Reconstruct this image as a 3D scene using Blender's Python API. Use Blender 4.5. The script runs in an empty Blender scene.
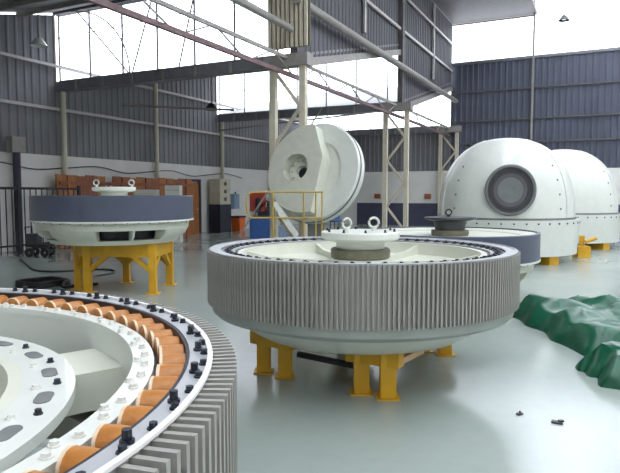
import bpy, math, random
from mathutils import Vector, Matrix, noise
random.seed(7)
PI = math.pi
scene = bpy.context.scene
COL = scene.collection

# ------------------------------------------------------------------ camera, sky, light, exposure
EYE = 1.70
HEAD = math.radians(26.2)                 # the hall runs along +Y; the camera looks a little to the left of it
PITCH = math.atan(42.5 / 590.0)
cd = bpy.data.cameras.new('camera')
cam = bpy.data.objects.new('camera', cd)
COL.objects.link(cam)
cd.sensor_fit = 'HORIZONTAL'
cd.sensor_width = 36.0
cd.lens = 36.0 * 590.0 / 620.0
cd.clip_end = 300
cam.location = (0, 0, EYE)
cam.rotation_euler = (PI / 2 - PITCH, 0, HEAD)
scene.camera = cam

world = bpy.data.worlds.new('overcast_sky')
scene.world = world
world.use_nodes = True
bg = world.node_tree.nodes['Background']
bg.inputs[0].default_value = (0.94, 0.965, 1.0, 1)
bg.inputs[1].default_value = 5.5

vs = scene.view_settings
vs.view_transform = 'Standard'
vs.look = 'None'
vs.gamma = 1.0
vs.use_curve_mapping = False
vs.exposure = -0.14

def area(name, loc, sx, sy, power, rot=(0, 0, 0), col=(1, 1, 1)):
    l = bpy.data.lights.new(name, 'AREA')
    l.shape = 'RECTANGLE'; l.size = sx; l.size_y = sy
    l.energy = power; l.color = col
    o = bpy.data.objects.new(name, l)
    COL.objects.link(o); o.location = loc; o.rotation_euler = rot
    return o
# added fill lamps under the tall hall's unseen roof lights, brightening the interior
SKYC = (0.97, 0.985, 1.0)
area('added_fill_west', (-1.0, 10.0, 12.8), 2.4, 38, 560, col=SKYC)
area('added_fill_middle', (4.0, 10.0, 12.8), 2.4, 38, 560, col=SKYC)
area('added_fill_east', (9.0, 10.0, 12.8), 2.4, 38, 560, col=SKYC)

# ------------------------------------------------------------------ helpers
ch, sh = math.cos(HEAD), math.sin(HEAD)
def at(lat, depth, z=0.0):
    """a spot given by metres to the side of and metres in front of where the photographer stood"""
    return Vector((lat * ch - depth * sh, lat * sh + depth * ch, z))

def lin(c):
    return tuple((x / 12.92 if x <= 0.04045 else ((x + 0.055) / 1.055) ** 2.4) for x in c)

def mat(name, rgb, rough=0.5, metal=0.0, var=0.08, scale=6.0, bump=0.0, bscale=60.0, spec=0.5, coat=0.0, stretch=None):
    m = bpy.data.materials.new(name); m.use_nodes = True
    nt = m.node_tree; b = nt.nodes['Principled BSDF']
    c = lin([v / 255 for v in rgb])
    tc = nt.nodes.new('ShaderNodeTexCoord')
    src = tc.outputs['Object']
    if stretch:
        mp = nt.nodes.new('ShaderNodeMapping'); mp.inputs['Scale'].default_value = stretch
        nt.links.new(src, mp.inputs[0]); src = mp.outputs[0]
    n = nt.nodes.new('ShaderNodeTexNoise'); n.inputs['Scale'].default_value = scale; n.inputs['Detail'].default_value = 6
    nt.links.new(src, n.inputs['Vector'])
    r = nt.nodes.new('ShaderNodeValToRGB')
    r.color_ramp.elements[0].position = 0.3; r.color_ramp.elements[1].position = 0.7
    r.color_ramp.elements[0].color = tuple(x * (1 - var) for x in c) + (1,)
    r.color_ramp.elements[1].color = tuple(min(1, x * (1 + var)) for x in c) + (1,)
    nt.links.new(n.outputs['Fac'], r.inputs[0]); nt.links.new(r.outputs[0], b.inputs['Base Color'])
    b.inputs['Roughness'].default_value = rough; b.inputs['Metallic'].default_value = metal
    b.inputs['Specular IOR Level'].default_value = spec
    b.inputs['Coat Weight'].default_value = coat
    if bump:
        n2 = nt.nodes.new('ShaderNodeTexNoise'); n2.inputs['Scale'].default_value = bscale
        nt.links.new(src, n2.inputs['Vector'])
        bp = nt.nodes.new('ShaderNodeBump'); bp.inputs['Strength'].default_value = bump; bp.inputs['Distance'].default_value = 0.02
        nt.links.new(n2.outputs['Fac'], bp.inputs['Height']); nt.links.new(bp.outputs[0], b.inputs['Normal'])
    return m

def glass_mat(name, tint, gloss):
    m = bpy.data.materials.new(name); m.use_nodes = True
    nt = m.node_tree; nt.nodes.remove(nt.nodes['Principled BSDF'])
    out = nt.nodes['Material Output']
    t = nt.nodes.new('ShaderNodeBsdfTransparent'); t.inputs[0].default_value = tint + (1,)
    g = nt.nodes.new('ShaderNodeBsdfGlossy'); g.inputs['Roughness'].default_value = 0.1
    mx = nt.nodes.new('ShaderNodeMixShader'); mx.inputs[0].default_value = gloss
    nt.links.new(t.outputs[0], mx.inputs[1]); nt.links.new(g.outputs[0], mx.inputs[2]); nt.links.new(mx.outputs[0], out.inputs[0])
    return m

M = dict(
    floor=None,
    plinth=mat('white_painted_masonry', (228, 226, 222), 0.7, var=0.05, scale=1.2, bump=0.1),
    dado=mat('dark_blue_dado_paint', (70, 72, 92), 0.6, var=0.1, scale=1.5),
    clad=mat('slate_grey_cladding', (124, 124, 129), 0.55, metal=0.0, var=0.12, scale=0.7),
    cladR=mat('blue_grey_cladding', (80, 84, 100), 0.55, var=0.14, scale=0.6),
    cladU=mat('backlit_grey_cladding', (84, 84, 90), 0.6, var=0.12, scale=0.7),  # darker cladding for the upper wall, its backlit shade put into the colour
    girt=mat('galvanised_girt', (188, 184, 182), 0.5, metal=0.2, var=0.08),
    beige=mat('cream_steel_paint', (206, 198, 178), 0.5, var=0.08),
    rust=mat('red_oxide_steel', (112, 88, 90), 0.6, var=0.2),
    steel=mat('grey_roof_steel', (146, 142, 138), 0.55, var=0.12),
    dsteel=mat('dark_roof_steel', (92, 88, 90), 0.6, var=0.15),
    gutter=mat('slate_gutter', (122, 122, 128), 0.55, var=0.12),
    roof=mat('grey_roof_sheet', (128, 128, 132), 0.6, var=0.1),
    glass=glass_mat('window_glass', (0.95, 0.97, 1.0), 0.06),
    white=mat('white_gloss_paint', (214, 217, 210), 0.35, var=0.03, coat=0.3),
    offwhite=mat('off_white_primer', (206, 208, 198), 0.45, var=0.05),
    cream=mat('pale_cream_paint', (206, 208, 194), 0.42, var=0.05),
    greyflange=mat('pale_grey_flange', (180, 182, 185), 0.4, metal=0.25, var=0.08),
    fin=mat('cast_aluminium_fin', (158, 156, 150), 0.5, metal=0.25, var=0.12, scale=3),
    finrim=mat('bare_rim_edge', (226, 224, 222), 0.4, var=0.05),
    casting=mat('grey_green_casting', (150, 156, 150), 0.5, var=0.1, scale=3),
    core=mat('black_lacquered_core', (44, 42, 48), 0.5, var=0.2),
    coil=mat('amber_varnished_coil', (180, 118, 56), 0.34, var=0.16, scale=24, bump=0.12, bscale=160),
    coilend=mat('pale_coil_tape', (222, 200, 170), 0.6, var=0.12, scale=40),
    bolt=mat('dark_steel_bolt', (52, 56, 68), 0.4, metal=0.6, var=0.2),
    wbolt=mat('white_painted_bolt', (214, 213, 206), 0.4, var=0.1),
    olive=mat('olive_grease_ring', (104, 102, 84), 0.55, var=0.2),
    blueband=mat('slate_blue_shell', (74, 80, 98), 0.38, var=0.1, scale=2, coat=0.1),
    black=mat('black_rubber', (36, 36, 40), 0.6, var=0.15),
    darkmetal=mat('dark_grey_metal', (64, 66, 70), 0.5, metal=0.3, var=0.15),
    yellow=mat('safety_yellow_paint', (206, 156, 28), 0.45, var=0.12, scale=4),
    dullyellow=mat('worn_yellow_paint', (188, 160, 76), 0.5, var=0.15),
    green=mat('green_tarpaulin', (16, 84, 60), 0.30, var=0.2, scale=5, bump=0.15, bscale=25),
    wood=mat('orange_brown_timber', (168, 106, 58), 0.55, var=0.25, scale=4, stretch=(4, 4, 0.6)),
    wood2=mat('red_brown_timber', (148, 86, 58), 0.55, var=0.25, scale=4, stretch=(4, 4, 0.6)),
    palewood=mat('raw_pale_timber', (214, 180, 140), 0.6, var=0.12, scale=8),
    blue=mat('blue_enamel', (48, 92, 158), 0.4, var=0.12),
    navy=mat('navy_paint', (44, 48, 62), 0.5, var=0.12),
    red=mat('red_enamel', (188, 62, 46), 0.45, var=0.15),
    orange=mat('orange_plastic', (236, 112, 48), 0.5, var=0.08),
    lightblue=mat('pale_blue_enamel', (138, 160, 184), 0.5, var=0.1),
    tint=mat('smoked_port_glass', (92, 92, 96), 0.15, var=0.1, scale=2),
    tint2=mat('dark_port_ring', (62, 62, 66), 0.25, var=0.15, scale=2),
    seam=mat('grey_seal_strip', (112, 114, 114), 0.6, var=0.1),
)

class MB:
    def __init__(s): s.v = []; s.f = []
    def add(s, vs_, fs_):
        k = len(s.v); s.v += [tuple(p) for p in vs_]; s.f += [tuple(i + k for i in f) for f in fs_]; return s
    def box(s, c, size, rz=0.0, mtx=None):
        x, y, z = size[0] / 2, size[1] / 2, size[2] / 2
        P = [Vector(p) for p in ((-x,-y,-z),(x,-y,-z),(x,y,-z),(-x,y,-z),(-x,-y,z),(x,-y,z),(x,y,z),(-x,y,z))]
        R = mtx or Matrix.Rotation(rz, 3, 'Z')
        return s.add([R @ p + Vector(c) for p in P], [(0,3,2,1),(4,5,6,7),(0,1,5,4),(1,2,6,5),(2,3,7,6),(3,0,4,7)])
    def beam(s, p0, p1, w, h, up=(0, 0, 1)):
        p0, p1 = Vector(p0), Vector(p1); d = p1 - p0; L = d.length; d.normalize()
        u = Vector(up)
        if abs(d.dot(u)) > 0.95: u = Vector((1, 0, 0))
        a = d.cross(u).normalized(); b = a.cross(d)
        return s.box((p0 + p1) / 2, (w, L, h), mtx=Matrix((a, d, b)).transposed())
    def tube(s, pts, r, n=8, closed=False):
        pts = [Vector(p) for p in pts]; k = len(s.v); N = len(pts); ring = []
        for i, p in enumerate(pts):
            a = pts[(i - 1) % N] if (i or closed) else p
            b = pts[(i + 1) % N] if (i < N - 1 or closed) else p
            t = (b - a).normalized()
            u = Vector((0, 0, 1)) if abs(t.z) < 0.9 else Vector((1, 0, 0))
            e = t.cross(u).normalized(); g = e.cross(t)
            rr = r[i] if isinstance(r, (list, tuple)) else r
            ring.append([p + e * rr * math.cos(2 * PI * j / n) + g * rr * math.sin(2 * PI * j / n) for j in range(n)])
        for q in ring: s.v += [tuple(x) for x in q]
        for i in range(N if closed else N - 1):
            i2 = (i + 1) % N
            for j in range(n):
                j2 = (j + 1) % n
                s.f.append((k + i * n + j, k + i2 * n + j, k + i2 * n + j2, k + i * n + j2))
        if not closed:
            s.f.append(tuple(k + j for j in range(n))); s.f.append(tuple(k + (N - 1) * n + j for j in reversed(range(n))))
        return s
    def lathe(s, prof, n=64, closed=True, a0=0.0, a1=2 * PI, c=(0, 0, 0)):
        """closed profile (r,z) listed counter-clockwise with r to the right"""
        full = abs(a1 - a0 - 2 * PI) < 1e-6; k = len(s.v); m = len(prof); N = n if full else n + 1
        for i in range(N):
            a = a0 + (a1 - a0) * i / n
            for r, z in prof: s.v.append((c[0] + r * math.cos(a), c[1] + r * math.sin(a), c[2] + z))
        for i in range(n):
            i2 = (i + 1) % N
            for j in range(m if closed else m - 1):
                j2 = (j + 1) % m
                q = (k + i * m + j, k + i2 * m + j, k + i2 * m + j2, k + i * m + j2)
                s.f.append(q)
        if not full and closed:
            s.f.append(tuple(k + j for j in range(m))); s.f.append(tuple(k + (N - 1) * m + j for j in reversed(range(m))))
        return s
    def disc(s, r, z0, z1, n=32, c=(0, 0)):
        k = len(s.v)
        for z in (z0, z1):
            for i in range(n):
                a = 2 * PI * i / n; s.v.append((c[0] + r * math.cos(a), c[1] + r * math.sin(a), z))
        for i in range(n):
            j = (i + 1) % n; s.f.append((k + i, k + j, k + n + j, k + n + i))
        s.f.append(tuple(k + i for i in reversed(range(n)))); s.f.append(tuple(k + n + i for i in range(n)))
        return s
    def prism(s, poly, axis, a, b):
        """poly of 2-D points extruded along axis ('x','y','z') from a to b"""
        def P(p, t):
            return {'x': (t, p[0], p[1]), 'y': (p[0], t, p[1]), 'z': (p[0], p[1], t)}[axis]
        n = len(poly)
        return s.add([P(p, a) for p in poly] + [P(p, b) for p in poly],
                     [tuple(reversed(range(n))), tuple(range(n, 2 * n))] + [(i, (i + 1) % n, n + (i + 1) % n, n + i) for i in range(n)])
    def mesh(s, name, m, smooth=35):
        me = bpy.data.meshes.new(name); me.from_pydata(s.v, [], s.f); me.update()
        import bmesh
        bm = bmesh.new(); bm.from_mesh(me); bmesh.ops.recalc_face_normals(bm, faces=bm.faces); bm.to_mesh(me); bm.free()
        me.materials.append(M[m] if isinstance(m, str) else m)
        if smooth:
            me.polygons.foreach_set('use_smooth', [True] * len(me.polygons)); me.set_sharp_from_angle(angle=math.radians(smooth))
        return me
    def build(s, name, m, parent=None, loc=(0, 0, 0), rot=(0, 0, 0), smooth=35):
        return put(name, s.mesh(name, m, smooth), parent, loc, rot)

def put(name, me, parent=None, loc=(0, 0, 0), rot=(0, 0, 0)):
    o = bpy.data.objects.new(name, me); COL.objects.link(o)
    o.parent = parent; o.location = loc; o.rotation_euler = rot
    return o

def tag(o, label=None, cat=None, group=None, kind=None):
    if label: o['label'] = label
    if cat: o['category'] = cat
    if group: o['group'] = group
    if kind: o['kind'] = kind
    return o

def thing(name, label, cat, loc=(0, 0, 0), rz=0.0, group=None):
    o = put(name, None, None, loc, (0, 0, rz)); o.empty_display_size = 0.2
    return tag(o, label, cat, group)

def struct(o, label=None, cat=None):
    return tag(o, label, cat, None, 'structure')

# ------------------------------------------------------------------ the hall (X across, Y along)
XL, XC, XM, XR = -15.7, -7.24, -3.2, 12.0        # left wall, column line, step in the tall roof, right wall
YB, YE = -12.8, 31.4                             # wall behind the camera, end wall
BAY = 8.85
FR = [YE - BAY * k for k in (4, 3, 2, 1, 0)]     # sawtooth frames
ZG, ZR = 5.25, 7.45                              # gutter and ridge of the low bay
ZW = 2.93                                        # top of the white masonry
ZS, ZT = 10.5, 13.0                              # eave of the tall hall and its raised roof

def floor_material():
    m = bpy.data.materials.new('grey_green_epoxy_floor'); m.use_nodes = True
    nt = m.node_tree; b = nt.nodes['Principled BSDF']
    tc = nt.nodes.new('ShaderNodeTexCoord')
    n1 = nt.nodes.new('ShaderNodeTexNoise'); n1.inputs['Scale'].default_value = 0.5; n1.inputs['Detail'].default_value = 8
    n2 = nt.nodes.new('ShaderNodeTexNoise'); n2.inputs['Scale'].default_value = 9.0; n2.inputs['Detail'].default_value = 8
    for n in (n1, n2): nt.links.new(tc.outputs['Object'], n.inputs['Vector'])
    r1 = nt.nodes.new('ShaderNodeValToRGB')
    r1.color_ramp.elements[0].position = 0.3; r1.color_ramp.elements[1].position = 0.75
    r1.color_ramp.elements[0].color = lin((0.595, 0.64, 0.615)) + (1,); r1.color_ramp.elements[1].color = lin((0.645, 0.68, 0.66)) + (1,)
    nt.links.new(n1.outputs['Fac'], r1.inputs[0])
    mx = nt.nodes.new('ShaderNodeMixRGB'); mx.blend_type = 'MULTIPLY'; mx.inputs[0].default_value = 0.10
    nt.links.new(r1.outputs[0], mx.inputs[1]); nt.links.new(n2.outputs['Fac'], mx.inputs[2])
    nt.links.new(mx.outputs[0], b.inputs['Base Color'])
    mr = nt.nodes.new('ShaderNodeMapRange'); mr.inputs[3].default_value = 0.12; mr.inputs[4].default_value = 0.24
    nt.links.new(n1.outputs['Fac'], mr.inputs[0]); nt.links.new(mr.outputs[0], b.inputs['Roughness'])
    b.inputs['Specular IOR Level'].default_value = 0.6
    bp = nt.nodes.new('ShaderNodeBump'); bp.inputs['Strength'].default_value = 0.04; bp.inputs['Distance'].default_value = 0.02
    nt.links.new(n1.outputs['Fac'], bp.inputs['Height']); nt.links.new(bp.outputs[0], b.inputs['Normal'])
    return m
M['floor'] = floor_material()
struct(MB().box(((XL + XR) / 2, (YB + YE) / 2, -0.1), (XR - XL + 1, YE - YB + 1, 0.2)).build('floor', 'floor'))

def sheet(axis, fixed, a, b, z0, zf, m, parent, face=1):
    """one ribbed cladding sheet from a to b along axis; zf gives its top edge"""
    pitch = 0.27; n = max(1, round((b - a) / pitch)); p = (b - a) / n
    pts = []
    for i in range(n):
        s0 = a + i * p
        pts += [(s0, 0), (s0 + 0.55 * p, 0), (s0 + 0.68 * p, 0.028), (s0 + 0.87 * p, 0.028)]
    pts.append((b, 0))
    mb = MB(); v = []
    for t, o in pts:
        for z in (z0, zf(t)):
            v.append((fixed + o * face, t, z) if axis == 'y' else (t, fixed + o * face, z))
    mb.add(v, [(2 * i, 2 * i + 2, 2 * i + 3, 2 * i + 1) for i in range(len(pts) - 1)])
    # a thin back face gives the sheet its thickness
    k = len(v)
    vb = [((p_[0] - 0.02 * face, p_[1], p_[2]) if axis == 'y' else (p_[0], p_[1] - 0.02 * face, p_[2])) for p_ in v]
    mb.add(vb, [(2 * i + 1, 2 * i + 3, 2 * i + 2, 2 * i) for i in range(len(pts) - 1)])
    return mb.build('cladding_sheet', m, parent, smooth=0)

def sheets(axis, fixed, a, b, z0, zf, m, parent, face=1, w=1.1):
    n = max(1, round((b - a) / w)); w = (b - a) / n
    for i in range(n):
        sheet(axis, fixed, a + i * w - 0.012, a + (i + 1) * w + 0.012, z0, zf, m, parent, face)

def roofz(y):
    for k in range(len(FR) - 1):
        if FR[k] <= y <= FR[k + 1]:
            return ZG + (ZR - ZG) * (y - FR[k]) / BAY
    return ZG + (ZR - ZG) * ((y - FR[0]) % BAY) / BAY

# left wall
wl = struct(MB().box((XL - 0.2, (YB + YE) / 2, ZW / 2), (0.4, YE - YB, ZW)).build('wall_left', 'plinth'))
for k in range(len(FR) - 1):
    y0, y1 = FR[k], FR[k + 1]
    sheets('y', XL - 0.12, y0, y1, ZW, lambda y, y0=y0: ZG + (ZR - ZG) * (y - y0) / BAY - 0.06, 'clad', wl)
sheets('y', XL - 0.12, YB, FR[0], ZW, lambda y: 6.9, 'clad', wl)
for z in (4.40, 5.75):
    MB().box((XL + 0.02, (YB + YE) / 2, z), (0.10, YE - YB - 0.2, 0.09)).build('girt', 'girt', wl)
for y in (FR[1], FR[2], FR[2] + BAY / 2, FR[3], FR[3] + BAY / 2):
    MB().tube([(XL + 0.14, y, 0), (XL + 0.14, y, roofz(y + 0.01) + (0 if y in FR else -0.1))], 0.085, 12).build('wall_column', 'beige', wl)

# end wall: low bay part and tall hall part
we = struct(MB().box(((XL + XR) / 2, YE + 0.2, ZW / 2), (XR - XL, 0.4, ZW)).build('wall_end', 'plinth'))
MB().box(((XL + 1.5 + XR) / 2 + 1, YE - 0.02, 0.6), (XR - XL - 3, 0.04, 1.2)).build('dado', 'dado', we)
sheets('x', YE + 0.12, XL, XC, ZW, lambda x: ZG - 0.1, 'clad', we, -1)
ZC = 8.38
sheets('x', YE + 0.12, XC, XR, ZW, lambda x: ZC, 'cladR', we, -1)
for z in (4.3, 5.45, 6.95):
    MB().box(((XC + XR) / 2, YE + 0.02, z), (XR - XC - 0.1, 0.08, 0.07)).build('girt', 'dsteel', we)
MB().box((XM, YE, (ZW + ZT) / 2), (0.09, 0.12, ZT - ZW)).build('wall_post', 'steel', we)
MB().box(((XC + XR) / 2, YE + 0.1, ZC + 0.05), (XR - XC, 0.14, 0.1)).build('sill', 'gutter', we)

# walls behind and beside the camera
wr = struct(MB().box((XR + 0.2, (YB + YE) / 2, ZT / 2), (0.4, YE - YB, ZT)).build('wall_right', 'plinth'))
wb = struct(MB().box(((XL + XR) / 2, YB - 0.2, ZT / 2), (XR - XL, 0.4, ZT)).build('wall_rear', 'plinth'))

# glazing
def window(name, axis, fixed, a, b, z0, z1, n, frame='steel'):
    w = put(name, None); struct(w)
    f = MB()
    for t in [a + (b - a) * i / n for i in range(n + 1)]:
        c = (t, fixed, (z0 + z1) / 2) if axis == 'x' else (fixed, t, (z0 + z1) / 2)
        f.box(c, (0.035, 0.05, z1 - z0) if axis == 'x' else (0.05, 0.035, z1 - z0))
    for z in (z0, z1):
        c = ((a + b) / 2, fixed, z) if axis == 'x' else (fixed, (a + b) / 2, z)
        f.box(c, (b - a, 0.06, 0.06) if axis == 'x' else (0.06, b - a, 0.06))
    f.build('window_frame', frame, w)
    L = (b - a) / n; me = None
    for i in range(n):
        t = a + L * (i + 0.5)
        if me is None:
            me = MB().box((0, 0, 0), (L - 0.035, 0.008, z1 - z0 - 0.06) if axis == 'x' else (0.008, L - 0.035, z1 - z0 - 0.06)).mesh('pane', 'glass', 0)
        put('pane', me, w, (t, fixed, (z0 + z1) / 2) if axis == 'x' else (fixed, t, (z0 + z1) / 2))
    return w
for k, y in enumerate(FR):
    window('window_%d' % (k + 1), 'x', y + 0.02, XL + 0.02, XC - 0.45, ZG + 0.04, ZR - 0.10, 6)
window('window_6', 'x', YE + 0.12, XC, XM, ZC + 0.12, ZS - 0.05, 4)
window('window_7', 'x', YE + 0.12, XM, XR, ZC + 0.12, ZT - 0.1, 10)
window('window_8', 'y', XM, YB, YE, ZS + 0.2, ZT - 0.1, 24)

# low bay roof: gutters, sloping sheets
for k, y in enumerate(FR):
    g = MB().box(((XL + XC - 0.4) / 2, y, ZG - 0.14), (XC - 0.4 - XL, 0.32, 0.30))
    go = struct(g.build('roof_gutter', 'gutter'))
    me = MB().box((0, 0, 0), (0.07, 0.03, 0.30)).mesh('gutter_bracket', 'steel', 0)
    for i in range(7):
        put('gutter_bracket', me, go, (XL + 0.9 + i * 1.15, y - 0.178, ZG - 0.16))
    MB().box(((XL + XC - 0.4) / 2, y - 0.1, ZR - 0.05), (XC - 0.4 - XL, 0.18, 0.14)).build('ridge_beam', 'dsteel', go)
for k in range(len(FR) - 1):
    y0, y1 = FR[k] + 0.2, FR[k + 1] - 0.02
    rp = struct(MB().prism([(y0, ZG + 0.02), (y1, ZR), (y1, ZR + 0.08), (y0, ZG + 0.1)], 'x', XL - 0.3, XC + 0.02).build('roof_low', 'roof'))
    for j in range(1, 6):
        yy = y0 + (y1 - y0) * j / 6; zz = ZG + (ZR - ZG) * j / 6 - 0.08
        MB().box(((XL + XC) / 2, yy, zz), (XC - XL, 0.08, 0.14)).build('purlin', 'steel', rp)
struct(MB().box(((XL + XC) / 2, (YB + FR[0]) / 2, 7.0), (XC - XL, FR[0] - YB, 0.1)).build('roof_low_rear', 'roof'))

# upper side wall of the tall hall, above the low bay
wu = put('wall_upper', None); struct(wu)
for k in range(len(FR) - 1):
    y0 = FR[k]
    n = 8
    for i in range(n):
        a, b = y0 + BAY * i / n - 0.01, y0 + BAY * (i + 1) / n + 0.01
        pitch = (b - a) / 4
        pts = []
        for q in range(4):
            s0 = a + q * pitch
            pts += [(s0, 0), (s0 + 0.55 * pitch, 0), (s0 + 0.68 * pitch, 0.03), (s0 + 0.87 * pitch, 0.03)]
        pts.append((b, 0))
        v = []
        for t, o in pts:
            zb = ZG + (ZR - ZG) * (t - y0) / BAY - 0.25
            v += [(XC + o, t, zb), (XC + o, t, ZS)]
        mb = MB().add(v, [(2 * j, 2 * j + 2, 2 * j + 3, 2 * j + 1) for j in range(len(pts) - 1)])
        mb.build('cladding_sheet', 'cladU', wu, smooth=0)
    MB().beam((XC + 0.05, y0, ZG - 0.2), (XC + 0.05, y0 + BAY, ZR - 0.25), 0.16, 0.22).build('rake_beam', 'steel', wu)
    for z in (8.05, 9.4):
        MB().box((XC + 0.1, y0 + BAY / 2, z), (0.08, BAY - 0.3, 0.1)).build('girt', 'girt', wu)
    MB().box((XC + 0.1, y0 + BAY * 0.55, 8.7), (0.08, 0.12, 3.4)).build('rail_post', 'girt', wu)
    MB().box((XC + 0.1, y0, (ZG + ZS) / 2), (0.2, 0.26, ZS - ZG)).build('upper_column', 'dsteel', wu)
struct(MB().box((XC, (YB + FR[0]) / 2, (ZS + 6.9) / 2), (0.1, FR[0] - YB, ZS - 6.9)).build('wall_upper_rear', 'clad'))

# tall hall roof; long unseen roof lights added to let daylight in
struct(MB().box(((XC + XM) / 2, (YB + YE) / 2, ZS + 0.1), (XM - XC + 0.2, YE - YB + 0.6, 0.16)).build('roof_eave', 'dsteel'))
gaps = [(-2.3, 0.3), (2.7, 5.3), (7.7, 10.3)]
x = XM
for i, (a, b) in enumerate(gaps + [(XR + 0.2, None)]):
    struct(MB().box(((x + a) / 2, (YB + YE) / 2, ZT + 0.08), (a - x, YE - YB + 0.6, 0.16)).build('roof_high', 'roof'))
    if b is not None:
        w = put('window_%d' % (9 + i), None); struct(w)
        me = MB().box((0, 0, 0), (b - a, 3.64, 0.02)).mesh('pane', 'glass', 0)
        for j in range(12): put('pane', me, w, ((a + b) / 2, YB + (j + 0.5) * (YE - YB) / 12, ZT + 0.1))
        x = b

# lattice columns between the two halls
for k, y in enumerate(FR[1:]):
    c = put('lattice_column', None, None, (XC, y - 0.25, 0)); struct(c)
    zt = ZG - 0.25
    for sx in (-0.43, 0.43):
        MB().box((sx, 0, zt / 2 + 0.1), (0.17, 0.15, zt - 0.2)).build('post', 'beige', c)
    nb = 5
    for i in range(nb):
        z0, z1 = 0.3 + i * (zt - 0.5) / nb, 0.3 + (i + 1) * (zt - 0.5) / nb
        s = 0.36 * (1 if i % 2 else -1)
        MB().beam((-s, 0, z0), (s, 0, z1), 0.06, 0.08).build('diagonal', 'beige', c)
    MB().box((0, 0, 0.1), (1.2, 0.4, 0.2)).build('base_block', 'beige', c)
    MB().box((0, 0, zt + 0.06), (1.25, 0.34, 0.30)).build('capital', 'steel', c)
    if k == 1:
        # striped louvre boards on top of the near column
        for i in range(9):
            MB().box((-0.52 + i * 0.13, -0.02, zt + 1.35), (0.075, 0.06, 1.9)).build('louvre_board', 'beige', c)
        MB().box((0, 0.06, zt + 1.35), (1.2, 0.04, 1.9)).build('louvre_back', 'olive', c)

# long beams on the column line
b1 = struct(MB().box((XC + 0.05, (YB + YE) / 2, 4.72), (0.08, YE - YB, 0.10)).build('tie_beam', 'rust'))
MB().box((XC + 0.05, (YB + YE) / 2, 5.12), (0.06, YE - YB, 0.08)).build('upper_chord', 'steel', b1)
me = MB().beam((0, -0.45, -0.19), (0, 0.45, 0.17), 0.03, 0.03).mesh('web', 'steel')
for i in range(36): put('web', me, b1, (XC + 0.05, YB + 0.8 + i * 1.2, 4.92), (0, 0, PI * (i % 2)))
struct(MB().tube([(XC + 0.3, FR[2] - 0.4, 6.53), (XC + 0.3, YE, 6.53)], 0.115, 12).build('crane_beam', 'steel'))
struct(MB().tube([(XC + 0.2, YB, 5.80), (XC + 0.2, FR[2] - 0.45, 5.80)], 0.09, 10).build('roof_pipe', 'steel'))

# bowstring tie rods hanging in front of the first sawtooth glazing
y = FR[2] - 0.25
rod = put('roof_truss', None); struct(rod)
def rodpart(pts, r=0.022): MB().tube(pts, r, 6).build('truss_rod', 'steel', rod)
arc = [(-14.9 + 2.4 * math.sin(t), y, 5.2 + 2.1 * math.cos(t)) for t in [PI / 2 * i / 12 for i in range(13)]]
rodpart(arc)
rodpart([(-12.5, y, 5.2), (-14.6, y, 7.3)])
rodpart([(-12.4, y, 5.25), (-11.6, y, 7.3)])
rodpart([(-10.7, y, 5.25), (-10.1, y, 7.3)])
rodpart([(-15.5, y, 6.55), (-8.0, y, 6.75)], 0.012)
y2 = FR[3] - 0.3
rodpart([(XL + 0.2, y2, 4.55), (XC - 0.4, y2, 4.95)], 0.035)
rodpart([(-14.2, FR[2] + 1.2, 4.6), (-10.5, FR[2] + 2.2, 4.35)], 0.04)
rodpart([(-11.6, 17.8, 0.2), (-9.6, 20.6, 5.0)], 0.03)

# ------------------------------------------------------------------ generators
NF = 244
FIN = MB().box((0, 0, 0), (0.072, 0.014, 0.47)).mesh('cooling_fin', 'fin', 0)
HEX = MB().disc(0.009, 0, 0.014, 6).disc(0.012, 0, 0.004, 10).mesh('bolt', 'bolt', 0)
WHEX = MB().disc(0.010, 0, 0.012, 6).disc(0.013, 0, 0.004, 10).mesh('bolt', 'wbolt', 0)
BHEX = MB().disc(0.0095, 0, 0.026, 8).disc(0.014, 0, 0.007, 10).mesh('bolt', 'bolt', 0)

def ringput(name, me, parent, n, r, z, a0=0.0, turn=True):
    for i in range(n):
        a = a0 + 2 * PI * i / n
        put(name, me, parent, (r * math.cos(a), r * math.sin(a), z), (0, 0, a if turn else 0))

def eyebolt(parent, x, y, z, r=0.06, rz=0.0, m='white'):
    mb = MB().tube([(r * math.cos(t), 0, z + r + 0.03 + r * math.sin(t)) for t in [2 * PI * i / 20 for i in range(20)]], r * 0.26, 8, True)
    mb.disc(r * 0.6, z, z + 0.04, 12)
    return mb.build('eyebolt', m, parent, (x, y, 0), (0, 0, rz))

def fins(g, top):
    for i in range(NF):
        a = 2 * PI * i / NF
        put('cooling_fin', FIN, g, (1.419 * math.cos(a), 1.419 * math.sin(a), top - 0.235), (0, 0, a))

def stator(g, top, open_base=False, rc=1.394, rimm='finrim'):
    """outer casing shared by the finned machines"""
    t = top
    MB().lathe([(1.335, t - 0.475), (rc, t - 0.475), (rc, t - 0.006), (1.335, t - 0.006)], 128).build('stator_casing', 'fin', g)
    MB().lathe([(1.328, t - 0.006), (rc, t - 0.006), (rc, t + 0.004), (1.328, t + 0.004)], 128).build('flange', 'greyflange', g)
    MB().lathe([(rc - 0.006, t + 0.0045), (rc + 0.008, t + 0.0045), (rc + 0.008, t + 0.012), (rc - 0.006, t + 0.012)], 128).build('rim', rimm, g)
    ri = 1.2 if open_base else 1.0
    # base pan below the fins
    MB().lathe([(ri, t - 0.59), (1.32, t - 0.595), (1.38, t - 0.575), (1.41, t - 0.545), (1.415, t - 0.472), (ri, t - 0.472)], 128).build('base_ring', 'casting', g)
    if not open_base:
        MB().lathe([(0.60, t - 0.78), (0.98, t - 0.78), (1.05, t - 0.74), (1.26, t - 0.595), (1.0, t - 0.59), (0.60, t - 0.70)], 96).build('underpan', 'offwhite', g)

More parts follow.
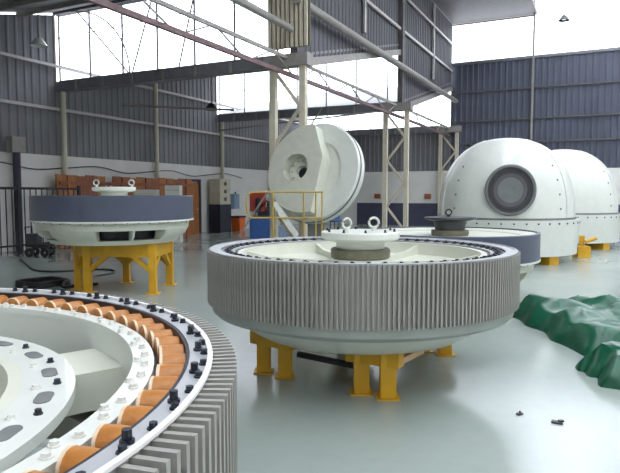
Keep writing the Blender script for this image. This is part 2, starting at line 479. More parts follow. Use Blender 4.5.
# --- the near machine, open from above
def near_generator():
    top = 0.80
    g = thing('open_generator', 'near finned generator ring with amber coils and an open white rotor', 'generator', at(-1.640, 1.37, 0.448), 0.0)
    stator(g, top, True, 1.383); fins(g, top)
    # slot rings either side of the coils
    MB().lathe([(1.318, top - 0.2), (1.334, top - 0.2), (1.334, top + 0.002), (1.318, top + 0.002)], 128).build('outer_core_ring', 'core', g)
    MB().lathe([(1.229, top - 0.2), (1.240, top - 0.2), (1.240, top - 0.05), (1.229, top - 0.05)], 128).build('inner_core_ring', 'core', g)
    MB().lathe([(1.240, top - 0.2), (1.318, top - 0.2), (1.318, top - 0.10), (1.240, top - 0.10)], 128).build('core_bed', 'core', g)
    nC = 76
    prof = [(0.0, 0.0), (0.036, -0.052), (0.040, -0.044), (0.041, 0.040), (0.034, 0.050), (0.0, 0.052)]
    def coil_mesh():
        mb = MB(); n = 16; k = 0
        xs = [(-0.038, 0.029), (-0.035, 0.034), (0.0, 0.036), (0.035, 0.034), (0.038, 0.029)]
        for xx, r in xs:
            for j in range(n):
                a = 2 * PI * j / n; mb.v.append((xx, r * math.cos(a), r * math.sin(a)))
        for i in range(len(xs) - 1):
            for j in range(n): mb.f.append((i * n + j, i * n + (j + 1) % n, (i + 1) * n + (j + 1) % n, (i + 1) * n + j))
        mb.f.append(tuple(range(n))); mb.f.append(tuple((len(xs) - 1) * n + j for j in range(n)))
        return mb.mesh('coil', 'coil', 50)
    CM = coil_mesh()
    TM = MB().lathe([(0.033, -0.004), (0.0362, -0.004), (0.0362, 0.004), (0.033, 0.004)], 16).mesh('coil_tape', 'coilend', 50)
    for i in range(nC):
        a = 2 * PI * (i + 0.3) / nC
        c = put('coil', CM, g, (1.280 * math.cos(a), 1.280 * math.sin(a), top - 0.040), (0, 0, a))
        put('tape', TM, c, (-0.032, 0, 0), (0, PI / 2, 0))
    # rotor: bolted flange, deep wall, spokes, hub plate
    MB().lathe([(1.168, top - 0.055), (1.172, top - 0.055), (1.172, top - 0.38), (1.228, top - 0.38), (1.228, top - 0.030), (1.168, top - 0.030)], 128).build('rotor_rim', 'white', g)
    ringput('bolt', WHEX, g, 76, 1.202, top - 0.030, 0.02)
    ringput('bolt', WHEX, g, 38, 1.182, top - 0.030, 0.06)
    ringput('bolt', BHEX, g, 40, 1.352, top + 0.004, 0.05)
    ringput('bolt', HEX, g, 80, 1.368, top + 0.004, 0.10)
    MB().lathe([(0.86, top - 0.135), (1.005, top - 0.135), (1.005, top - 0.105), (0.86, top - 0.105)], 128).build('hub_plate', 'white', g)
    slot = MB()
    for sx in (-0.016, 0.016): slot.disc(0.022, 0, 0.003, 14, (0, sx * 1.6))
    slot.box((0, 0, 0.0015), (0.044, 0.05, 0.003))
    SM = slot.mesh('slot', 'seam', 0)
    ringput('slot', SM, g, 24, 0.935, top - 0.105, 0.16)
    ringput('bolt', HEX, g, 24, 0.955, top - 0.105, 0.29)
    ringput('bolt', WHEX, g, 24, 0.90, top - 0.105, 0.26)
    MB().lathe([(0.82, 0.05), (0.86, 0.05), (0.86, top - 0.105), (0.82, top - 0.105)], 96).build('hub_drum', 'cream', g)
    MB().lathe([(0.30, 0.06), (0.82, 0.06), (0.82, 0.10), (0.30, 0.10)], 64).build('hub_floor', 'cream', g)
    SP = MB().box((1.0, 0, top - 0.20), (0.34, 0.30, 0.13)).mesh('spoke', 'cream', 0)
    for i in range(6): put('spoke', SP, g, (0, 0, 0), (0, 0, 1.13 + i * PI / 3))
    return g
near_generator()

# --- the finned machine in the middle
def hub_lift(g, z, m_top='white', m_neck='white', m_ring='olive', s=1.0):
    MB().lathe([(0.0, z - 0.12), (0.30 * s, z - 0.12), (0.27 * s, z + 0.02), (0.0, z + 0.02)], 48, True).build('hub_foot', m_neck, g)
    MB().lathe([(0.0, z + 0.02), (0.27 * s, z + 0.02), (0.285 * s, z + 0.035), (0.285 * s, z + 0.105), (0.27 * s, z + 0.12), (0.0, z + 0.12)], 48).build('seal_ring', m_ring, g)
    MB().lathe([(0.0, z + 0.12), (0.23 * s, z + 0.12), (0.235 * s, z + 0.19), (0.0, z + 0.19)], 48).build('neck', m_neck, g)
    f = MB().lathe([(0.0, z + 0.17), (0.25 * s, z + 0.18), (0.36 * s, z + 0.205), (0.375 * s, z + 0.22), (0.375 * s, z + 0.27), (0.365 * s, z + 0.28), (0.0, z + 0.28)], 56).build('lifting_flange', m_top, g)
    ringput('bolt', BHEX, f, 10, 0.325 * s, z + 0.28, 0.2)
    return z + 0.28

def main_generator():
    top = 0.78
    g = thing('finned_generator', 'large finned generator ring with white lifting hub on short yellow legs', 'generator', at(0.485, 5.66, 0.405), 0.0)
    stator(g, top, False, 1.424, 'greyflange'); fins(g, top)
    MB().lathe([(1.20, top - 0.1), (1.328, top - 0.1), (1.328, top - 0.018), (1.20, top - 0.018)], 128).build('cover_ring', 'greyflange', g)
    MB().lathe([(1.292, top - 0.018), (1.312, top - 0.018), (1.312, top - 0.015), (1.292, top - 0.015)], 128).build('seal_strip', 'core', g)
    MB().lathe([(1.172, top - 0.1), (1.20, top - 0.1), (1.20, top - 0.03), (1.172, top - 0.03)], 128).build('gap_ring', 'core', g)
    MB().lathe([(0.20, top - 0.20), (0.26, top - 0.20), (0.95, top - 0.16), (1.10, top - 0.15), (1.12, top - 0.06), (1.12, top - 0.03), (1.172, top - 0.03), (1.172, top - 0.25), (0.20, top - 0.25)], 128).build('rotor_dish', 'cream', g)
    RB = MB().prism([(0.28, top - 0.20), (1.115, top - 0.155), (1.115, top - 0.05), (0.9, top - 0.10), (0.28, top - 0.13)], 'y', -0.02, 0.02).mesh('rib', 'cream', 0)
    for i in range(6): put('rib', RB, g, (0, 0, 0), (0, 0, 0.3 + i * PI / 3))
    NUT = MB().box((0, 0, 0.008), (0.06, 0.045, 0.016)).disc(0.014, 0.016, 0.026, 8).mesh('clamp', 'bolt', 0)
    ringput('clamp', NUT, g, 64, 1.262, top - 0.018, 0.03)
    zt = hub_lift(g, top - 0.12)
    for a in (-0.42, 0.42 + PI * 0.0):
        p = Vector((math.sin(a) * 0.34, -0.10 + 0.2 * (a > 0)))
        eyebolt(g, *(Matrix.Rotation(HEAD, 2) @ p), zt, 0.047, HEAD + 0.5 * (a < 0), 'offwhite')
    return g
main_generator()

# --- smooth shelled machines
def smooth_generator(label, loc, hub, bowl_open):
    top = 0.83
    g = thing('shelled_generator', label, 'generator', loc, 0.0, 'slate-blue shelled generators')
    MB().lathe([(1.40, 0.40), (1.45, 0.40), (1.45, top - 0.01), (1.44, top), (1.40, top)], 128).build('shell', 'blueband', g)
    MB().lathe([(1.10, 0.37), (1.462, 0.37), (1.462, 0.40), (1.10, 0.40)], 128).build('ledge', 'white', g)
    ringput('bolt', MB().disc(0.014, -0.014, 0, 8).mesh('bolt', 'bolt', 0), g, 48, 1.435, 0.37)
    MB().lathe([(1.15, top - 0.09), (1.40, top - 0.06), (1.40, top - 0.02), (1.15, top - 0.05)], 128).build('top_flange', 'cream', g)
    ringput('bolt', BHEX, g, 48, 1.40, top - 0.03)
    MB().lathe([(0.20, top - 0.16), (1.17, top - 0.10), (1.17, top - 0.06), (0.20, top - 0.08)], 96).build('rotor_disc', 'cream', g)
    # bowl underneath: upper band, lower band, ribs and side panels between open ports
    MB().lathe([(1.10, 0.24), (1.355, 0.235), (1.375, 0.37), (1.10, 0.37)], 128).build('bowl_upper', 'cream', g)
    MB().lathe([(0.80, -0.02), (1.13, -0.02), (1.19, 0.055), (0.80, 0.055)], 128).build('bowl_lower', 'cream', g)
    MB().lathe([(0.70, 0.0), (0.98, 0.05), (1.02, 0.24), (0.70, 0.24)], 64).build('inner_drum', 'darkmetal', g)
    n = 4
    for i in range(n):
        a0 = bowl_open + i * 2 * PI / n
        w = PI / n
        MB().lathe([(1.05, 0.055), (1.188, 0.052), (1.30, 0.13), (1.358, 0.24), (1.10, 0.24)], 14, True, a0 + w * 1.16, a0 + 2 * w).build('bowl_panel', 'cream', g)
        MB().lathe([(1.05, 0.055), (1.20, 0.052), (1.315, 0.13), (1.372, 0.24), (1.10, 0.24)], 1, True, a0 + w * 0.57, a0 + w * 0.59 + 0.012).build('bowl_rib', 'white', g)
    return g, top

gl, tl = smooth_generator('slate-blue shelled generator on tall yellow stand by the brown timber boards', at(-3.51, 10.6, 0.88), 'white', -1.03); gl.scale = (0.955, 0.955, 0.955)
zt = hub_lift(gl, tl - 0.12, 'white', 'white', 'cream', 1.05)
for a in (-0.33, 0.33): eyebolt(gl, a * ch, a * sh, zt, 0.05, HEAD)
gr, tr = smooth_generator('slate-blue shelled generator with black hub in front of the domed housing', at(2.40, 10.1, 0.24), 'black', 0.4)
MB().lathe([(0, tr - 0.10), (0.30, tr - 0.10), (0.32, tr - 0.02), (0.31, tr + 0.02), (0, tr + 0.02)], 48).build('hub_foot', 'olive', gr)
MB().lathe([(0, tr + 0.02), (0.25, tr + 0.02), (0.27, tr + 0.17), (0, tr + 0.17)], 48).build('neck', 'darkmetal', gr)
MB().lathe([(0, tr + 0.16), (0.30, tr + 0.17), (0.43, tr + 0.205), (0.43, tr + 0.235), (0, tr + 0.235)], 56).build('lifting_flange', 'darkmetal', gr)
eyebolt(gr, -0.05, 0.1, tr + 0.235, 0.05, HEAD, 'darkmetal')

# ------------------------------------------------------------------ stands
def corner_stand(label, loc, h, units, rz=HEAD):
    """low yellow stand: leg pairs at the corners, joined by beams that cross under the machine"""
    s = thing('steel_stand', label, 'stand', loc, rz, 'yellow steel stands')
    for (a, b) in units:
        for p in (a, b):
            l = MB().box((p[0], p[1], h / 2), (0.13, 0.13, h - 0.002)).build('leg', 'yellow', s)
            MB().box((p[0], p[1], 0.006), (0.19, 0.19, 0.012)).build('foot_plate', 'yellow', l)
        d = (Vector(b) - Vector(a)); e = d.normalized() * 0.12
        MB().beam((a[0] - e.x, a[1] - e.y, h - 0.066), (b[0] + e.x, b[1] + e.y, h - 0.066), 0.13, 0.13).build('corner_beam', 'yellow', s)
    return s
MU = [((-0.96, -0.09), (-0.75, -0.24)), ((-0.08, -0.69), (0.13, -0.81)), ((0.91, 0.52), (0.70, 0.66)), ((0.06, 0.80), (-0.15, 0.92))]
st = corner_stand('short yellow leg stand under the large finned generator ring', at(0.52, 5.65, 0), 0.403, MU)
for a, b in ((MU[0], MU[2]), (MU[1], MU[3])):
    p = (Vector(a[0]) + Vector(a[1])) / 2; q = (Vector(b[0]) + Vector(b[1])) / 2
    MB().beam((p.x, p.y, 0.33), (q.x, q.y, 0.33), 0.10, 0.10).build('cross_beam', 'yellow', st)
MB().beam((0.20, -0.80, 0.31), (0.42, -0.62, 0.36), 0.12, 0.05).build('wedge_board', 'palewood', st)
MB().tube([(-0.63, -0.35, 0.24), (-0.10, -0.60, 0.20)], 0.03, 8).build('hydraulic_hose', 'black', st)
NU = [((-0.90, -0.09), (-0.70, -0.24)), ((-0.08, -0.69), (0.13, -0.81)), ((0.91, 0.30), (0.78, 0.50)), ((0.06, 0.80), (-0.15, 0.85))]
sn = corner_stand('yellow stand below the near open generator with amber coils', at(-1.65, 1.45, 0), 0.458, NU)
for a, b in ((NU[0], NU[2]), (NU[1], NU[3])):
    p = (Vector(a[0]) + Vector(a[1])) / 2; q = (Vector(b[0]) + Vector(b[1])) / 2
    MB().beam((p.x, p.y, 0.385), (q.x, q.y, 0.385), 0.10, 0.10).build('cross_beam', 'yellow', sn)
corner_stand('low yellow stand under the generator with the black hub', at(2.40, 10.1, 0), 0.22,
             [((-0.7, -0.6), (-0.9, -0.4)), ((0.7, -0.6), (0.95, -0.35)), ((0.8, 0.5), (0.6, 0.7)), ((-0.8, 0.5), (-0.6, 0.7))])

# tall stand of the left machine: a polygon frame on five legs with knee braces
def tall_stand():
    h = 0.855
    s = thing('steel_stand', 'tall yellow braced stand under the slate-blue generator near the timber boards', 'stand', at(-3.54, 10.6, 0), HEAD, 'yellow steel stands')
    P = [(-0.60, -0.12), (-0.29, -0.50), (0.86, -0.60), (0.91, 0.40), (0.02, 0.66)]
    P = [Vector(p) for p in P]
    for i, p in enumerate(P):
        l = MB().box((p.x, p.y, h / 2), (0.12, 0.12, h - 0.004)).build('leg', 'yellow', s)
        MB().box((p.x, p.y, 0.006), (0.24, 0.24, 0.012)).build('foot_plate', 'yellow', l)
        q = P[(i + 1) % 5]
        MB().beam((p.x, p.y, h - 0.12), (q.x, q.y, h - 0.12), 0.10, 0.22).build('top_beam', 'yellow', s)
        d = (q - p); L = d.length; d.normalize(); k = min(0.36, L * 0.36)
        for o, sg in ((p, 1), (q, -1)):
            MB().beam((o.x, o.y, 0.36), (o.x + d.x * sg * k, o.y + d.y * sg * k, h - 0.20), 0.06, 0.075).build('knee_brace', 'yellow', s)
    return s
tall_stand()

# ------------------------------------------------------------------ tilted rotor on its post
def tilted_rotor():
    c = at(0.07, 14.0, 0)
    g = thing('tilted_rotor', 'pale green-white rotor disc tipped up to face the hall', 'rotor', c, 0.0)
    R = 1.15
    # normal of the disc: mostly toward the camera, turned to the left and tipped up
    nrm = (at(-0.50, -0.82) + Vector((0, 0, 0.26))).normalized()
    q = Vector((0, 0, 1)).rotation_difference(nrm)
    zc = 2.12
    g.scale = (1.05, 1.05, 1.05)
    def P(mb, name, m, sm=35):
        o = mb.build(name, m, g, (0, 0, zc), (0, 0, 0), sm); o.rotation_mode = 'QUATERNION'
        spin = Matrix.Rotation(SPIN, 4, 'Z').to_quaternion()
        o.rotation_quaternion = q @ spin
        return o
    # local axes: find the spin so that local +X points to the picture's right
    rgt = at(1, 0); lx = q.inverted() @ rgt; SPIN = math.atan2(lx.y, lx.x)
    P(MB().lathe([(0.72, -0.30), (1.08, -0.30), (R, -0.27), (R, -0.04), (1.12, 0.0), (0.72, 0.0)], 96), 'outer_rim', 'white')
    P(MB().lathe([(1.151, -0.06), (1.165, -0.06), (1.165, -0.10), (1.151, -0.10)], 96), 'rim_band', 'seam')
    P(MB().lathe([(0.30, -0.10), (1.05, -0.16), (1.05, -0.05), (0.30, -0.05)], 72), 'web_plate', 'offwhite')
    # front boss: a disc cut off by a chord on its right
    def boss(r, cut, z0, z1, bev):
        pts = []
        a0 = math.acos(cut / r)
        for i in range(49):
            a = a0 + (2 * PI - 2 * a0) * i / 48
            pts.append((r * math.cos(a), r * math.sin(a)))
        return MB().prism(pts, 'z', z0, z1)
    a0 = math.acos(0.30 / 1.02)
    hole = 0.32
    # boss with a round bore: outer outline bridged to the bore ring
    out = []; inn = []
    N = 72
    for i in range(N):
        a = 2 * PI * i / N; hx, hy = -0.28, 0.06
        inn.append((hx + hole * math.cos(a), hy + hole * math.sin(a)))
        # ray from bore centre to outline
        dx, dy = math.cos(a), math.sin(a); t = 0
        A = 1; B = 2 * (hx * dx + hy * dy); C_ = hx * hx + hy * hy - 1.03 ** 2
        t = (-B + math.sqrt(B * B - 4 * C_)) / 2
        
        for (ax, ay), (bx_, by_) in (((0.22, 1.02), (0.42, 0.20)), ((0.42, 0.20), (0.12, -1.0))):
            nx_, ny_ = -(by_ - ay), bx_ - ax          # outward normal of the cut
            if nx_ < 0: nx_, ny_ = -nx_, -ny_
            den = dx * nx_ + dy * ny_
            if den > 1e-6: t = min(t, ((ax - hx) * nx_ + (ay - hy) * ny_) / den)
        out.append((hx + dx * t, hy + dy * t))
    mb = MB(); z0, z1 = -0.05, 0.30
    for ring, z in ((out, z0), (out, z1 - 0.03), ([(x * 0.985, y * 0.985) for x, y in out], z1), (inn, z1), (inn, z0)):
        mb.v += [(x, y, z) for x, y in ring]
    for k in range(4):
        for i in range(N):
            j = (i + 1) % N; mb.f.append((k * N + i, k * N + j, (k + 1) * N + j, (k + 1) * N + i))
    P(mb, 'front_boss', 'cream', 30)
    P(MB().lathe([(0.0, -0.03), (0.31, -0.03), (0.315, 0.04), (0.20, 0.06), (0.12, 0.05), (0.11, -0.01), (0, -0.01)], 40, c=(-0.28, 0.06, 0)), 'bore_plate', 'cream')
    P(MB().disc(0.125, 0.052, 0.075, 28, (-0.20, -0.02)), 'bore_port', 'core')
    mbx = MB().lathe([(0.0, 0), (0.085, 0), (0.085, 0.025), (0.0, 0.025)], 24)
    mbx.v = [(0.32 + z, y - 0.05, 0.12 + x) for x, y, z in mbx.v]
    P(mbx, 'side_cap', 'white')
    HB = MB().disc(0.02, 0.0, 0.02, 8)
    for i in range(10):
        a = 2 * PI * i / 10
        P(MB().disc(0.016, 0.06, 0.078, 6, (-0.28 + 0.24 * math.cos(a), 0.06 + 0.24 * math.sin(a))), 'bolt', 'seam', 0)
    # carrying post and cradle
    bk = at(0.10, 0.32)
    MB().box((bk.x * 0.6, bk.y * 0.6, 0.50), (0.36, 0.36, 1.0), HEAD).build('post', 'seam', g)
    MB().beam((bk.x * 0.6, bk.y * 0.6, 0.98), (bk.x * 0.9, bk.y * 0.9, 1.95), 0.30, 0.24).build('cradle_arm', 'casting', g)
    MB().box((bk.x * 0.6, bk.y * 0.6, 0.04), (1.1, 1.1, 0.08), HEAD).build('base_plate', 'seam', g)
    return g
tilted_rotor()

# ------------------------------------------------------------------ work platform with yellow rail
def platform():
    c = at(-0.48, 12.4, 0)
    g = thing('work_platform', 'yellow railed work platform with white stair before the tilted rotor', 'platform', c, HEAD)
    MB().box((0.1, 0.25, 0.62), (1.45, 0.62, 0.06)).build('deck', 'girt', g)
    for x in (-0.55, 0.80):
        for y in (-0.02, 0.52):
            MB().box((x, y, 0.296), (0.07, 0.07, 0.59)).build('leg', 'girt', g)
    zt, zm, r = 1.74, 1.20, 0.018
    pts = []
    x0, x1 = -0.86, 0.74
    for t in [PI / 2 + PI * i / 10 for i in range(11)]:
        # rounded left end of the rail
        zc, rr = (zt + zm) / 2, (zt - zm) / 2
        e = 0.16
        cx = x0 + e; sx = math.cos(t); sz = math.sin(t)
        pts.append((cx + e * sx, 0, (zt - e if sz > 0 else zm + e) + e * sz if abs(sz) > 1e-6 else zc))
    loop = [(x1, 0, zt)] + pts + [(x1, 0, zm)]
    MB().tube(loop, r, 8).build('guard_rail', 'dullyellow', g)
    for x in (-0.30, 0.35, 0.60):
        MB().tube([(x, 0, 0.63), (x, 0, zt)], r, 8).build('rail_post', 'dullyellow', g)
    MB().tube([(x1, 0, zt), (x1, 0.5, zt), (x1, 0.5, 0.63)], r, 8).build('side_rail', 'dullyellow', g)
    for y in (0.06, 0.44):
        MB().beam((-0.28, y, 1.52), (0.20, y, 0.80), 0.05, 0.09).build('stair_stringer', 'white', g)
    for i in range(5):
        t = (i + 0.5) / 5
        MB().box((-0.28 + 0.48 * t, 0.25, 1.52 - 0.72 * t), (0.10, 0.33, 0.03)).build('stair_tread', 'girt', g)
    return g
platform()

# ------------------------------------------------------------------ domed housings
def nacelle(label, loc, rz, port):
    g = thing('domed_housing', label, 'nacelle', loc, rz, 'white domed housings')
    g.scale = (0.955, 0.955, 1.0)
    R, H, zb = 1.80, 2.07, 1.09
    def prof(e=2.35, n=28):
        return [(R * math.cos(t) ** (2 / e), zb + H * math.sin(t) ** (2 / e)) for t in [PI / 2 * i / n for i in range(n)]] + [(0.0, zb + H)]
    mb = MB(); pr = prof(); n = 72
    mb.lathe(pr, n, closed=False)
    MBD = mb.build('dome', 'white', g, smooth=50)
    MB().lathe([(1.70, zb - 0.02), (1.83, zb - 0.02), (1.83, zb + 0.03), (1.70, zb + 0.03)], 96).build('seal_strip', 'seam', g)
    MB().lathe([(1.74, 0.20), (1.86, 0.20), (1.92, zb - 0.02), (1.74, zb - 0.02)], 96).build('skirt', 'white', g)
    BT = MB().disc(0.022, 0, 0.02, 8).mesh('bolt', 'bolt', 0)
    for i in range(40):
        a = 2 * PI * (i + 0.5) / 40
        put('bolt', BT, g, (1.91 * math.cos(a), 1.91 * math.sin(a), zb - 0.10), (0, PI / 2, a))
    def zof(r, e=2.35): return zb + H * (1 - (r / R) ** e) ** (1 / e)
    def rof(z, e=2.35): return R * (1 - ((z - zb) / H) ** e) ** (1 / e)
    zs = zb + H * 0.76
    MB().lathe([(rof(zs) - 0.02, zs - 0.012), (rof(zs) + 0.008, zs - 0.012), (rof(zs + 0.024) + 0.008, zs + 0.012), (rof(zs) - 0.02, zs + 0.012)], 72, True, -PI / 2 - 0.75, -PI / 2 + 0.6).build('panel_seam', 'seam', g)
    for a in (-PI / 2 + 0.95, -PI / 2 - 1.15, PI / 2 + 0.9, PI / 2 - 0.9):
        MB().tube([((rof(z) + 0.005) * math.cos(a), (rof(z) + 0.005) * math.sin(a), z) for z in [zb + 0.03 + (H - 0.1) * i / 24 for i in range(25)]], 0.018, 6).build('panel_joint', 'white', g)
    BS = MB().disc(0.025, 0, 0.02, 8).mesh('rivet', 'seam', 0)
    for a in (-PI / 2 - 0.82, -PI / 2 + 0.80):
        for z in (zb + 0.25, zb + 0.6, zb + 0.95, zb + 1.3):
            put('rivet', BS, g, ((rof(z) - 0.005) * math.cos(a), (rof(z) - 0.005) * math.sin(a), z), (0, PI / 2, a))
    if port:
        # round port on the front: collar reaching back into the dome, dark ring, smoked glass, inner drum
        zc = zb + 0.70; y0 = -1.86
        def ring(pr, name, m):
            q = MB().lathe(pr, 64); q.v = [(x + 0.05, y0 - z, zc + y) for x, y, z in q.v]
            return q.build(name, m, g)
        ring([(0.54, -0.45), (0.61, -0.45), (0.61, 0.0), (0.585, 0.03), (0.54, 0.03)], 'port_collar', 'seam')
        ring([(0.0, -0.08), (0.54, -0.08), (0.54, 0.0), (0.40, -0.03), (0.0, -0.03)], 'port_ring', 'tint2')
        ring([(0.0, -0.02), (0.47, -0.02), (0.47, 0.0), (0.0, 0.0)], 'port_glass', 'tint')
        ring([(0.40, 0.0), (0.47, 0.0), (0.46, 0.03), (0.41, 0.03)], 'inner_ring', 'tint2')
        ring([(0.0, 0.0), (0.30, 0.0), (0.30, 0.02), (0.0, 0.02)], 'port_hub', 'seam')
    f = g
    for a in (0.0, PI / 2, PI, -PI / 2):
        a += PI / 4 - 0.1
        MB().box((1.55 * math.cos(a), 1.55 * math.sin(a), 0.1), (0.55, 0.30, 0.2), a).build('support_foot', 'yellow', f)
    return g
nacelle('white domed housing with round dark port behind the shelled generator', at(5.18, 15.7, 0), HEAD - 0.28, True)
nacelle('white domed housing farther back, half hidden at the right edge', at(8.30, 19.6, 0), HEAD - 0.2, False)
lug = thing('lifting_jack', 'yellow lifting jack beside the domed housing skirt', 'jack', at(7.35, 15.9, 0), HEAD)
MB().box((0, 0, 0.15), (0.34, 0.34, 0.3)).build('body', 'yellow', lug)
MB().tube([(0, 0, 0.3), (0, 0, 0.58)], 0.07, 12).build('ram', 'yellow', lug)
MB().tube([(0.05, -0.1, 0.42), (0.32, -0.15, 0.52)], 0.05, 10).build('handle', 'yellow', lug)

# ------------------------------------------------------------------ green tarpaulins
def tarp(label, loc, rz, L, Wd, hgt, seed, tilt):
    nx, ny = 56, 44; mb = MB(); V = Vector
    rr = random.Random(int(seed * 10))
    folds = [(rr.uniform(0, PI), rr.uniform(0.45, 1.0), rr.random(), rr.uniform(0.10, 0.26)) for _ in range(6)]
    def h(u, v):
        x, y = (u - 0.5) * L, (v - 0.5) * Wd
        e = min(min(u, 1 - u) * L, min(v, 1 - v) * Wd) + 0.02 * noise.noise(V((x * 3, y * 3, seed)))
        env = max(0.0, min(1.0, e / 0.17)) ** 0.7                      # straight sides, sharp shoulder
        f = 0.0
        for th, lam, ph, am in folds:                           # crisp crease lines
            t = ((x * math.cos(th) + y * math.sin(th) + 0.12 * noise.noise(V((x, y, th * 5)))) / lam + ph) % 1.0
            f += am * (abs(2 * t - 1) - 0.5)
        return max(0.006, env * hgt * (0.85 + 0.62 * f + tilt * (u - 0.5)))
    for j in range(ny + 1):
        for i in range(nx + 1):
            u, v = i / nx, j / ny
            wob = 0.10 * noise.noise(V((u * 4, v * 4, seed + 4))) 
            bx = (u - 0.5) * L * (1 + 0.12 * noise.noise(V((v * 3, seed, 0)))) + wob
            by = (v - 0.5) * Wd * (1 + 0.15 * noise.noise(V((u * 3, seed + 2, 0)))) + wob
            mb.v.append((bx, by, h(u, v)))
    W1 = nx + 1
    for j in range(ny):
        for i in range(nx): mb.f.append((j * W1 + i, j * W1 + i + 1, (j + 1) * W1 + i + 1, (j + 1) * W1 + i))
    # closed underside
    rim = [i for i in range(W1)] + [j * W1 + nx for j in range(1, ny + 1)] + [ny * W1 + i for i in range(nx - 1, -1, -1)] + [j * W1 for j in range(ny - 1, 0, -1)]
    k = len(mb.v)
    for q in rim: x, y, _ = mb.v[q]; mb.v.append((x, y, 0.0))
    m = len(rim)
    for i in range(m): mb.f.append((rim[i], k + i, k + (i + 1) % m, rim[(i + 1) % m]))
    mb.f.append(tuple(range(k, k + m)))
    o = mb.build('tarpaulin', 'green', None, loc, (0, 0, rz), smooth=32)
    return tag(o, label, 'tarpaulin', 'green tarpaulins on the floor')
tarp('large crumpled green tarpaulin heaped on the floor right of the finned generator', at(3.88, 7.15, 0), HEAD + 0.05, 2.1, 2.05, 0.36, 3.0, 0.25)
tarp('smaller green tarpaulin bundle nearest the camera at the right edge', at(3.08, 5.38, 0), HEAD, 0.95, 0.62, 0.30, 11.0, 0.1)

# ------------------------------------------------------------------ along the left wall
def pt(Y, off, z=0): return Vector((XL + off, Y, z))
# timber boards leaning in a row
tb = thing('timber_boards', 'row of orange-brown timber boards along the left wall', 'boards', pt(16.5, 0.4), 0)
for i in range(17):
    if i in (5,): continue
    hh = 2.32 - 0.02 * ((i * 7) % 3)
    MB().box((0.0 + 0.02 * ((i * 5) % 3), -3.2 + i * 0.40, hh / 2), (0.06, 0.375, hh)).build('board', 'wood' if i % 4 < 2 else 'wood2', tb)
MB().box((0.06, 0, 2.05), (0.05, 6.6, 0.10)).build('batten', 'wood2', tb)
dr = put('door_1', None, None, pt(20.35, 0.06)); struct(dr)
MB().box((0, 0, 1.1), (0.08, 0.95, 2.2)).build('door_leaf', 'wood', dr)
for y in (-0.54, 0.54): MB().box((0, y, 1.12), (0.14, 0.12, 2.24)).build('door_frame', 'navy', dr)
MB().box((0, 0, 2.28), (0.14, 1.2, 0.1)).build('door_frame', 'navy', dr)
MB().tube([(0.04, 0.36, 1.05), (0.09, 0.36, 1.05), (0.09, 0.24, 1.05)], 0.015, 8).build('handle', 'girt', dr)
cb = thing('control_cabinet', 'tall cream and navy control cabinet with three round dials', 'cabinet', pt(21.9, 0.45), 0)
MB().box((0, 0, 0.62), (0.6, 0.85, 1.24)).build('lower_case', 'navy', cb)
MB().box((0, 0, 1.80), (0.56, 0.80, 1.12)).build('upper_case', 'beige', cb)
for i in range(3):
    q = MB().disc(0.09, 0, 0.03, 16); q.v = [(0.28 + z, x, 2.15 - 0.34 * i + y) for x, y, z in q.v]
    q.build('dial', 'olive', cb)
bin_ = thing('orange_bin', 'small orange bin with navy lid beside the control cabinet', 'bin', pt(22.9, 0.75), 0)
MB().prism([(-0.20, 0), (0.20, 0), (0.25, 0.62), (-0.25, 0.62)], 'x', -0.22, 0.22).build('body', 'orange', bin_)
MB().box((0, 0, 0.66), (0.5, 0.55, 0.08)).build('lid', 'navy', bin_)
wbx = thing('wall_box', 'pale blue switch box on the white wall above the orange bin', 'switch box', pt(23.6, 0.115, 1.0), 0)
MB().box((0, 0, 0.35), (0.22, 0.45, 0.7)).build('case', 'lightblue', wbx)
MB().box((0.115, 0, 0.35), (0.012, 0.36, 0.6)).build('door', 'lightblue', wbx)
MB().box((0.03, 0, 0.74), (0.05, 0.05, 0.12)).build('conduit_stub', 'navy', wbx)
dk = thing('work_desk', 'small brown-topped desk against the white wall', 'desk', pt(26.0, 0.6), 0)
MB().box((0, 0, 0.98), (0.8, 1.5, 0.10)).build('top', 'wood', dk)
for x in (-0.33, 0.33):
    for y in (-0.66, 0.66): MB().box((x, y, 0.465), (0.07, 0.07, 0.93)).build('leg', 'girt', dk)
MB().box((-0.05, -0.45, 0.62), (0.6, 0.34, 0.6)).build('drawer_unit', 'navy', dk)
MB().box((0, 0.2, 0.28), (0.6, 0.9, 0.04)).build('shelf', 'girt', dk)
# red and blue machine
mc = thing('hydraulic_press', 'red machine on blue cabinet behind the yellow railing', 'machine', at(-1.85, 22.6, 0), HEAD)
MB().box((0, 0, 0.40), (0.86, 0.7, 0.8)).build('cabinet', 'blue', mc)
MB().box((0, -0.36, 0.42), (0.74, 0.03, 0.6)).build('cabinet_door', 'blue', mc)
MB().box((0, 0, 0.83), (0.9, 0.74, 0.06)).build('top_plate', 'navy', mc)
MB().box((-0.15, 0.1, 1.40), (0.60, 0.35, 0.72)).build('red_body', 'red', mc)
MB().tube([(-0.12, -0.2, 1.0), (-0.12, -0.2, 1.55)], 0.09, 14).build('cylinder', 'darkmetal', mc)
MB().tube([(0.0, -0.22, 1.2), (0.22, -0.26, 1.45), (0.36, -0.2, 1.15), (0.3, -0.1, 0.9)], 0.035, 8).build('hose', 'black', mc)
MB().box((0.32, 0.0, 1.15), (0.22, 0.3, 0.55)).build('control_panel', 'darkmetal', mc)
cy = thing('toolbox', 'pale blue toolbox on the floor beside the blue cabinet', 'toolbox', at(-1.12, 22.4, 0), HEAD)
MB().box((0, 0, 0.22), (0.55, 0.4, 0.44)).build('body', 'lightblue', cy)
MB().box((0, 0, 0.47), (0.57, 0.42, 0.06)).build('lid', 'lightblue', cy)
MB().tube([(-0.12, 0, 0.5), (-0.12, 0, 0.56), (0.12, 0, 0.56), (0.12, 0, 0.5)], 0.015, 6).build('handle', 'darkmetal', cy)
